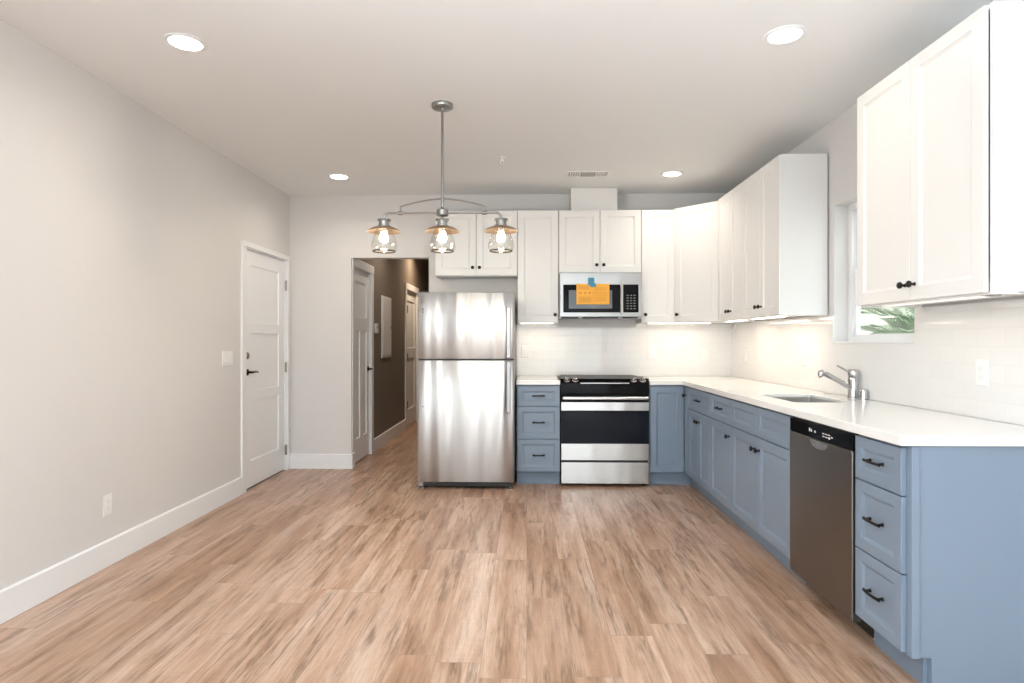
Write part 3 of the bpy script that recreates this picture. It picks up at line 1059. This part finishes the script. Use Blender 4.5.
# ------------------------------------------------------------------ range
RX, RWd = 0.2925, 0.7595
e = thing('range', (RX, YF, 0), 0, 'slide-in stainless electric range with a black glass cooktop', 'range')
B().box(0.003, RWd - 0.003, 0.025, YT - YF - 0.003, 0.05, 0.893, 0.003).build('body', 'cavity', e)
# cooktop: black glass with a chamfered plan, slight overhang over the counter
poly = [(-0.012, 0.055), (0.0, 0.030), (RWd, 0.030), (RWd + 0.012, 0.055), (RWd + 0.012, 0.33), (RWd - 0.04, YT - YF - 0.004), (0.04, YT - YF - 0.004), (-0.012, 0.33)]
ct = B().prism(poly, 'z', CT + 0.0008, CT + 0.012, bev=0.002).build('cooktop', 'cookglass', e)
for x, y, r in ((0.19, 0.20, 0.10), (0.57, 0.20, 0.115), (0.19, 0.47, 0.08), (0.57, 0.47, 0.08), (0.38, 0.35, 0.06)):
    B().lathe([(r, 0), (r, 0.0004), (r - 0.003, 0.0004), (r - 0.003, 0)], (x, y, CT + 0.0122), seg=48, caps=False).build('burner_ring', 'greymark', ct)
# sloped control panel
poly = [(0.030, CT + 0.010), (-0.018, CT - 0.018), (-0.018, 0.892), (0.028, 0.892)]
cp = B().prism(poly, 'x', 0.0, RWd, bev=0.002).build('control_panel', 'blackglass', e)
B().box(0.17, RWd - 0.17, -0.0215, -0.0185, CT - 0.028, CT - 0.020, 0.001).build('trim_strip', 'steel', cp)
nrm = Vector((0, -0.028, 0.048)).normalized()
for x in (0.055, 0.128, 0.628, 0.706):
    o_ = Vector((x, 0.004, CT - 0.004))
    B().lathe([(0.026, 0), (0.026, 0.003), (0.023, 0.005)], o_, nrm, 24).lathe([(0.019, 0.005), (0.0175, 0.026), (0.015, 0.028), (0.002, 0.0285)], o_, nrm, 24) \
        .box(x - 0.003, x + 0.003, -0.020, 0.0, CT + 0.012, CT + 0.024, 0.002).build('control_knob', 'chrome', cp)
B().box(0.0, RWd, -0.010, 0.024, 0.797, 0.8915, 0.002).build('front_panel', 'blackglass', e)
# oven door with window and handle
od = B().plate([0.004, 0.020, RWd - 0.020, RWd - 0.004], [0.229, 0.371, 0.655, 0.728], lambda i, j: j != 1, 'y', -0.028, 0.022, bev=0.002).build('oven_door', 'steel', e)
B().box(0.004, RWd - 0.004, -0.024, 0.018, 0.372, 0.654).build('oven_window', 'ovenglass', od)
B().box(0.004, RWd - 0.004, -0.015, 0.022, 0.7285, 0.795).build('door_top', 'blackglass', od)
hb = B()
hb.box(0.012, RWd - 0.012, -0.075, -0.052, 0.751, 0.779, 0.008, seg=3)
hb.box(0.03, 0.06, -0.056, -0.014, 0.756, 0.774, 0.003)
hb.box(RWd - 0.06, RWd - 0.03, -0.056, -0.014, 0.756, 0.774, 0.003)
hb.build('handle', 'steel', od)
B().box(0.004, RWd - 0.004, -0.024, 0.022, 0.026, 0.210, 0.004).build('storage_drawer', 'steel', e)
B().box(0.01, RWd - 0.01, 0.0, 0.023, 0.2115, 0.2275).build('gap_strip', 'blackplastic', e)
for x in (0.04, RWd - 0.04):
    for y in (0.05, 0.58):
        B().lathe([(0.018, 0), (0.018, 0.01), (0.01, 0.012), (0.01, 0.052)], (x, y, 0.0005), seg=12).build('foot', 'blackplastic', e)

# ------------------------------------------------------------------ microwave
YM = 5.495
MZ0, MZ1 = 1.452, 1.873
e = thing('microwave', (0.296, YM, MZ0), 0, 'stainless over-the-range microwave above the cooktop', 'microwave')
mw, mh = 0.752, MZ1 - MZ0
B().box(0.002, mw - 0.002, 0.028, YT - YM - 0.012, 0.004, mh, 0.003).build('body', 'greymetal', e)
# stainless front with a window opening and a key panel opening
wx0, wx1, wz0, wz1 = 0.036, 0.552, 0.060, 0.312
kx0, kx1 = 0.572, 0.716
B().plate([0.008, wx0, wx1, kx0, kx1, mw - 0.008], [0.022, wz0, wz1, mh - 0.012], lambda i, j: not (i in (1, 3) and j == 1), 'y', 0, 0.027, bev=0.002).build('front_frame', 'microsteel', e)
wn = B().box(wx0, wx1, 0.004, 0.024, wz0, wz1).build('door_glass', 'blackglass', e)
B().box(wx0 + 0.05, wx1 - 0.075, 0.0025, 0.0042, wz0 + 0.035, wz1 - 0.05).build('viewing_mesh', mat('grey_viewing_mesh', (0.10, 0.115, 0.13), 0.12), wn)
kp = B().box(kx0, kx1, 0.003, 0.024, wz0, wz1).build('key_panel', 'blackglass', e)
for r in range(6):
    for c in range(3):
        B().box(kx0 + 0.036 + c * 0.031, kx0 + 0.054 + c * 0.031, 0.0022, 0.0032, wz0 + 0.030 + r * 0.024, wz0 + 0.038 + r * 0.024).build('key', 'greymark', kp)
hb = B().box(0.553, 0.571, -0.045, -0.030, 0.035, 0.335, 0.006, seg=3)
hb.box(0.555, 0.569, -0.032, 0.001, 0.045, 0.075, 0.002)
hb.box(0.555, 0.569, -0.032, 0.001, 0.295, 0.325, 0.002)
hb.build('handle', 'microsteel', e)
b = B()
for x0, x1 in ((0.02, 0.17), (0.21, 0.53), (0.57, 0.71)):
    b.box(x0, x1, 0.004, 0.028, 0.006, 0.021)
b.build('vent_slot', 'blackplastic', e)
B().box(0.012, mw - 0.012, 0.0, 0.027, mh - 0.011, mh - 0.001).build('top_grille', 'microsteel', e)

# paper sheet taped to the microwave
b = B().box(0.0, 0.298, 0.0, 0.0012, 0.0, 0.186)
tag_sheet = thing('paper_sheet', (0.450, YM - 0.006, 1.585), 0, 'orange printed paper sheet taped to the microwave door', 'paper')
sh = b.build('sheet', 'orange', tag_sheet)
b = B()
for i in range(3):
    b.box(0.028 + i * 0.042, 0.044 + i * 0.042, -0.0006, 0, 0.098, 0.110)
for z in (0.138, 0.148, 0.158):
    b.box(0.02, 0.11, -0.0006, 0, z, z + 0.003)
for z in (0.02, 0.03, 0.042, 0.053, 0.064):
    b.box(0.02, 0.135, -0.0006, 0, z, z + 0.003)
b.box(0.15, 0.152, -0.0006, 0, 0.02, 0.12)
for z in (0.03, 0.045, 0.058, 0.075, 0.092, 0.108, 0.130, 0.146):
    b.box(0.162, 0.275, -0.0006, 0, z, z + 0.0028)
b.build('printed_lines', 'orangeink', tag_sheet)
b = B()
b.box(0.556, 0.612, YM - 0.0085, YM - 0.0075, 1.755, 1.826)
b.box(0.575, 0.627, YM - 0.0095, YM - 0.0087, 1.742, 1.775)
tag(b.build('masking_tape', 'tape'), 'blue masking tape strip holding the orange sheet on the microwave', 'tape')

# ------------------------------------------------------------------ dishwasher
e = thing('dishwasher', (XB0, 3.137, 0), RS, 'dark stainless dishwasher with a black control strip beside the sink cabinet', 'dishwasher')
dw = 0.602
B().box(0.006, dw - 0.006, 0.012, 0.57, 0.10, CB - 0.004, 0.003).build('tub_body', 'cavity', e)
B().box(0.004, dw - 0.004, -0.030, 0.010, 0.085, 0.792, 0.004).build('door', 'dwsteel', e)
cpn = B().box(0.004, dw - 0.004, -0.028, 0.010, 0.7935, 0.860, 0.003).build('control_strip', 'blackglass', e)
for x, z, wd_, hh in ((0.215, 0.822, 0.012, 0.016), (0.235, 0.822, 0.008, 0.012), (0.268, 0.822, 0.012, 0.010),
                     (0.345, 0.828, 0.018, 0.004), (0.37, 0.828, 0.018, 0.004), (0.395, 0.828, 0.02, 0.004), (0.345, 0.815, 0.02, 0.004),
                     (0.372, 0.815, 0.02, 0.004), (0.40, 0.812, 0.014, 0.009), (0.422, 0.820, 0.016, 0.005)):
    B().box(x, x + wd_, -0.0288, -0.0279, z, z + hh).build('printed_mark', 'iconwhite', cpn)
# pocket grip: pale steel half-moon puts light caught in the recess into colour
pts = [(0.245 + 0.075 + 0.085 * math.cos(PI + PI * k / 16), 0.786 - 0.034 * abs(math.sin(PI * k / 16))) for k in range(17)]
B().prism(pts, 'y', -0.0325, -0.0295).build('pocket_grip', 'steel', e)
B().box(0.002, dw - 0.002, 0.06, 0.075, 0.02, 0.099).build('toe_panel', 'blackplastic', e)
for x in (0.03, dw - 0.03):
    B().lathe([(0.015, 0), (0.015, 0.01), (0.008, 0.012), (0.008, 0.1)], (x, 0.09, 0.0005), seg=12).build('foot', 'plastic', e)
    B().lathe([(0.015, 0), (0.015, 0.01), (0.008, 0.012), (0.008, 0.1)], (x, 0.50, 0.0005), seg=12).build('foot', 'plastic', e)
B().box(0.004, dw - 0.004, -0.012, 0.010, 0.861, 0.873).build('top_seal', 'blackplastic', e)


# ------------------------------------------------------------------ outlets and switches
def plate_thing(loc, rz, kind, label, gangs=1, group=None):
    """wall plate: local x centred, front at -y, z centred"""
    cat = 'light switch' if kind == 'switch' else 'outlet'
    e = thing('light_switch' if kind == 'switch' else 'wall_outlet', loc, rz, label, cat, group)
    w = 0.07 + 0.046 * (gangs - 1)
    B().box(-w / 2, w / 2, -0.006, 0, -0.058, 0.058, 0.0025).build('cover_plate', 'plastic', e)
    for g in range(gangs):
        x = (g - (gangs - 1) / 2) * 0.046
        if kind == 'switch':
            B().prism([(-0.0065, -0.033), (-0.010, -0.030), (-0.0068, 0.033), (-0.006, 0.033), (-0.006, -0.033)], 'x', x - 0.0165, x + 0.0165).build('rocker', 'plastic', e)
        else:
            b = B().box(x - 0.0165, x + 0.0165, -0.0085, -0.006, -0.034, 0.034, 0.001)
            f = b.build('receptacle_face', 'plastic', e)
            sl = B()
            for s in (-1, 1):
                sl.box(x - 0.008, x - 0.006, -0.0089, -0.0084, s * 0.018 - 0.004, s * 0.018 + 0.005)
                sl.box(x + 0.006, x + 0.008, -0.0089, -0.0084, s * 0.018 - 0.004, s * 0.018 + 0.004)
                sl.box(x - 0.002, x + 0.002, -0.0089, -0.0084, s * 0.018 - 0.012, s * 0.018 - 0.008)
            sl.build('slots', 'plasticgrey', f)
    return e


plate_thing((XL, 4.665, 1.117), RLW, 'switch', 'white three-rocker switch plate on the left wall by the entry door', 3)
plate_thing((XL, 3.314, 0.34), RLW, 'outlet', 'white outlet low on the left wall above the baseboard')
plate_thing((-0.015, YT, 1.15), 0, 'outlet', 'white outlet on the tile between the refrigerator and the range')
plate_thing((1.215, YT, 1.145), 0, 'outlet', 'white outlet on the back tile right of the range')
plate_thing((1.715, YT, 1.115), 0, 'switch', 'white switch plate on the back tile near the corner')
plate_thing((XT, 5.49, 1.13), RS, 'switch', 'white switch plate on the right wall tile near the corner')
plate_thing((XT, 4.35, 1.135), RS, 'outlet', 'white outlet on the right wall tile left of the faucet')
plate_thing((XT, 2.67, 1.115), RS, 'outlet', 'white outlet on the tile under the nearest wall cabinet')

# thermostat and panel cover in the hallway
e = thing('thermostat', (HX0, 6.90, 1.40), RLW, 'small white thermostat on the dark hallway wall', 'thermostat')
B().box(-0.06, 0.06, -0.022, 0, -0.055, 0.055, 0.006).build('housing', 'plastic', e)
B().box(-0.03, 0.03, -0.024, -0.0215, 0.0, 0.035, 0.001).build('display', 'plasticgrey', e)
e = thing('breaker_panel', (HX0, 7.42, 1.425), RLW, 'tall pale breaker panel cover on the dark hallway wall', 'breaker panel')
B().box(-0.25, 0.25, -0.012, 0, -0.375, 0.375, 0.004).build('cover_frame', 'plastic', e)
d = B().box(-0.22, 0.22, -0.018, -0.0125, -0.345, 0.345, 0.003).build('panel_door', 'plastic', e)
B().box(0.18, 0.215, -0.022, -0.0175, -0.02, 0.02, 0.002).build('latch', 'greymetal', d)


# ------------------------------------------------------------------ ceiling fixtures
def can_light(x, y, label, power, group='recessed ceiling lights', col=(1.0, 0.90, 0.76)):
    e = thing('recessed_light', (x, y, H), 0, label, 'ceiling light', group)
    B().lathe([(0.094, 0.0), (0.094, -0.004), (0.088, -0.007), (0.074, -0.005), (0.072, -0.001), (0.072, 0)], (0, 0, -0.0003), seg=40, caps=False).build('trim_ring', 'trim', e)
    B().lathe([(0.0715, -0.001), (0.0715, -0.004), (0.002, -0.0045)], (0, 0, -0.0003), seg=40).build('lens', 'lens', e)
    d = bpy.data.lights.new('can_glow', 'AREA')
    d.shape = 'DISK'
    d.size = 0.13
    d.energy = power
    d.color = col
    d.spread = math.radians(150)
    o = bpy.data.objects.new('can_glow', d)
    SC.collection.objects.link(o)
    o.location = (0, 0, -0.012)
    o.parent = e
    return e


can_light(-1.636, 2.863, 'recessed ceiling light at upper left, above the left wall', 1.4)
can_light(1.208, 2.861, 'recessed ceiling light at upper right, before the nearest wall cabinet', 1.4)
can_light(-1.631, 5.221, 'far recessed ceiling light near the corner over the entry door', 2.5)
can_light(1.242, 5.206, 'far recessed ceiling light over the corner of the kitchen', 2.0)
can_light(-1.42, 8.95, 'recessed ceiling light deep in the hallway by its far door', 8, col=(1.0, 0.76, 0.52))

can_light(-1.34, 7.0, 'unseen recessed light added in the hallway to brighten the near door', 4, col=(1.0, 0.86, 0.70))  # added lamp out of view, brightens the near hall door

# sprinkler
e = thing('fire_sprinkler', (-0.193, 4.72, H), 0, 'small white fire sprinkler head on the ceiling', 'sprinkler')
B().lathe([(0.036, -0.0005), (0.036, -0.005), (0.030, -0.009), (0.012, -0.010)], seg=24).build('escutcheon', 'plastic', e)
b = B().lathe([(0.012, -0.010), (0.011, -0.025), (0.006, -0.03)], seg=14)
b.tube([(0.010, 0, -0.024), (0.013, 0, -0.036), (0.004, 0, -0.050)], 0.003, 8).tube([(-0.010, 0, -0.024), (-0.013, 0, -0.036), (-0.004, 0, -0.050)], 0.003, 8)
b.build('frame', 'plastic', e)
B().lathe([(0.003, -0.028), (0.003, -0.048)], seg=10).build('heat_bulb', 'black', e)
B().lathe([(0.017, -0.050), (0.017, -0.052), (0.004, -0.053)], seg=18).build('deflector', 'plastic', e)

# air vent
e = thing('air_vent', (0.523, 5.18, H), 0, 'white louvered air vent in the ceiling above the microwave', 'air vent')
va, vb = 0.185, 0.085
B().plate([-va, -va + 0.022, va - 0.022, va], [-vb, -vb + 0.022, vb - 0.022, vb], lambda i, j: not (i == 1 and j == 1), 'z', -0.008, -0.0005, bev=0.002).build('frame', 'plastic', e)
B().box(-va + 0.02, va - 0.02, -vb + 0.02, vb - 0.02, -0.0012, -0.0004).build('duct_shade_sheet', 'cavity', e)  # near-black sheet; the shade inside the duct is put into its colour
for s in (-1, 1):
    for k in range(5):
        x = s * (0.070 + k * 0.020)
        B().prism([(x - 0.0065, -0.0015), (x + 0.0055, -0.010), (x + 0.0075, -0.010), (x - 0.0045, -0.0015)], 'y', -vb + 0.0225, vb - 0.0225).build('louver', 'plastic', e)
B().box(-0.058, 0.058, -vb + 0.0225, vb - 0.0225, -0.010, -0.002, 0.002).build('center_louver', 'plasticgrey', e)

# ------------------------------------------------------------------ linear pendant
PX, PY = -0.510, 3.65
e = thing('pendant_light', (PX, PY, H), 0, 'brushed nickel three-light pendant with glass jar shades over the open floor', 'pendant light')
zz = lambda z: z - H
B().lathe([(0.065, -0.0005), (0.065, -0.018), (0.060, -0.024), (0.012, -0.026), (0.010, -0.036), (0.006, -0.038)], seg=36).build('canopy', 'nickel', e)
B().tube([(0, 0, -0.03), (0, 0, zz(2.06))], 0.0075, 14).build('stem', 'nickel', e)
hub = B().lathe([(0.009, zz(2.125)), (0.013, zz(2.12)), (0.013, zz(2.105)), (0.009, zz(2.10)), (0.009, zz(2.06)), (0.016, zz(2.052)), (0.031, zz(2.049)), (0.036, zz(2.044)), (0.036, zz(2.012)), (0.031, zz(2.007)),
                 (0.014, zz(2.004)), (0.009, zz(1.998)), (0.009, zz(1.985))], seg=28).build('hub', 'nickel', e)
half = 0.355
for s in (-1, 1):
    pts = [(s * 0.026, 0, zz(2.027)), (s * (half - 0.03), 0, zz(2.027))]
    for k in range(1, 6):
        a = PI / 2 * k / 5
        pts.append((s * (half - 0.03 + 0.03 * math.sin(a)), 0, zz(2.027 - 0.03 + 0.03 * math.cos(a))))
    pts.append((s * half, 0, zz(1.985)))
    b = B().tube(pts, 0.0068, 12)
    b.lathe([(0.007, -0.018), (0.013, -0.013), (0.013, 0.013), (0.007, 0.018)], (s * 0.255, 0, zz(2.027)), (1, 0, 0), 16)
    b.build('arm', 'nickel', e)
    pts = []
    for k in range(11):
        t = k / 10
        pts.append((s * (0.006 + 0.249 * t), 0, zz(2.112 - 0.045 * t ** 1.6)))
    b = B().tube(pts, 0.0048, 8)
    b.tube([(s * 0.255, 0, zz(2.067)), (s * 0.255, 0, zz(2.037))], 0.0048, 8)
    b.build('brace', 'nickel', e)
for x in (-half, 0, half):
    sc = B().lathe([(0.008, zz(1.990)), (0.040, zz(1.989)), (0.041, zz(1.982)), (0.031, zz(1.980)), (0.031, zz(1.957)), (0.037, zz(1.953)), (0.037, zz(1.944)), (0.02, zz(1.943))], (x, 0, 0), seg=28).build('socket_cup', 'nickel', e)
    # flared bronze disc shade
    B().lathe([(0.036, zz(1.946)), (0.060, zz(1.941)), (0.085, zz(1.930)), (0.104, zz(1.916)), (0.1045, zz(1.914)), (0.103, zz(1.9135)), (0.084, zz(1.9275)), (0.059, zz(1.9385)), (0.036, zz(1.9435))],
              (x, 0, 0), seg=44, caps=False).build('shade', 'copper', sc)
    # glass jar, thin walled, open at the bottom with a rolled rim
    B().lathe([(0.040, zz(1.9425)), (0.052, zz(1.915)), (0.066, zz(1.880)), (0.076, zz(1.845)), (0.079, zz(1.825)), (0.075, zz(1.806)), (0.066, zz(1.797)),
               (0.0645, zz(1.7985)), (0.0735, zz(1.8075)), (0.0773, zz(1.8255)), (0.0743, zz(1.845)), (0.0643, zz(1.880)), (0.0503, zz(1.915)), (0.0383, zz(1.9425))],
              (x, 0, 0), seg=36, caps=False).build('glass_jar', 'jarglass', sc)
    B().lathe([(0.0665, zz(1.800)), (0.0705, zz(1.798)), (0.0705, zz(1.793)), (0.0665, zz(1.791)), (0.064, zz(1.795)), (0.0665, zz(1.800))], (x, 0, 0), seg=36, caps=False).build('jar_rim', 'rimglass', sc)
    B().lathe([(0.0125, zz(1.912)), (0.014, zz(1.906)), (0.022, zz(1.892)), (0.026, zz(1.876)), (0.024, zz(1.862)), (0.015, zz(1.851)), (0.002, zz(1.848))],
              (x, 0, 0), seg=24).build('bulb', 'bulb', sc)
    B().lathe([(0.014, zz(1.9425)), (0.0145, zz(1.925)), (0.013, zz(1.9125))], (x, 0, 0), seg=20).build('bulb_base', 'nickel', sc)

# ------------------------------------------------------------------ outside the kitchen window
struct(B().box(XW + 0.2, 9, -2, 14, -0.3, -0.1).build('ground', 'concrete'), 'pale paving outside the kitchen window', 'ground')
tag(B().box(6.6, 6.8, -1, 14, -0.1, 4.2).build('garden_wall', 'stucco'), 'cream wall seen outside through the kitchen window', 'garden wall', kind='structure')


def palm(x, y, h, nf, ln, m, label, seed):
    rnd = random.Random(seed)
    e = thing('palm_plant', (x, y, -0.1), 0, label, 'palm')
    B().tube([(0, 0, 0), (0.02, 0.01, h * .5), (0.0, 0.02, h)], [0.14, 0.11, 0.10], 14).build('trunk', 'bark', e)
    for k in range(nf):
        az = 2 * PI * (k * 0.381966) + rnd.uniform(-.2, .2)
        el = math.radians(rnd.uniform(15, 78))
        l = ln * rnd.uniform(0.8, 1.1)
        pts = []
        p = Vector((0, 0, h))
        ns = 12
        for i in range(ns + 1):
            pts.append(p.copy())
            a = el - (i / ns) ** 1.3 * math.radians(75)
            p += Vector((math.cos(az) * math.cos(a), math.sin(az) * math.cos(a), math.sin(a))) * l / ns
        b = B().tube(pts, [0.009 * (1 - .8 * i / ns) for i in range(ns + 1)], 6)
        bm = b.bm
        nl = 26
        for j in range(3, nl):
            t = j / nl * ns
            i = min(int(t), ns - 1)
            c = pts[i].lerp(pts[i + 1], t - i)
            d = (pts[i + 1] - pts[i]).normalized()
            side = d.cross(Vector((0, 0, 1)))
            if side.length < 1e-3:
                continue
            side.normalize()
            upv = side.cross(d)
            ll = 0.30 * math.sin(PI * (0.12 + 0.82 * j / nl)) * l
            for s in (-1, 1):
                tip = c + (side * s * 0.8 + d * 0.65 + upv * 0.12).normalized() * ll
                mid = c.lerp(tip, 0.45) + upv * 0.01
                wv = d * 0.015
                v = [bm.verts.new(q) for q in (c - wv * .5, mid - wv, tip, mid + wv, c + wv * .5)]
                lo_ = [bm.verts.new(q) for q in (Vector(v_.co) - upv * 0.0015 for v_ in v)]
                bm.faces.new(v)
                bm.faces.new(list(reversed(lo_)))
                for q in range(5):
                    bm.faces.new((v[q], lo_[q], lo_[(q + 1) % 5], v[(q + 1) % 5]))
        b.build('frond', m, e)


palm(4.40, 6.25, 1.05, 22, 1.15, 'leaf', 'green palm close outside the kitchen window, nearest the glass', 3)
palm(5.0, 7.95, 1.2, 20, 1.0, 'leafpale', 'paler palm standing behind the nearest palm outside the window', 11)

bpy.context.view_layer.update()
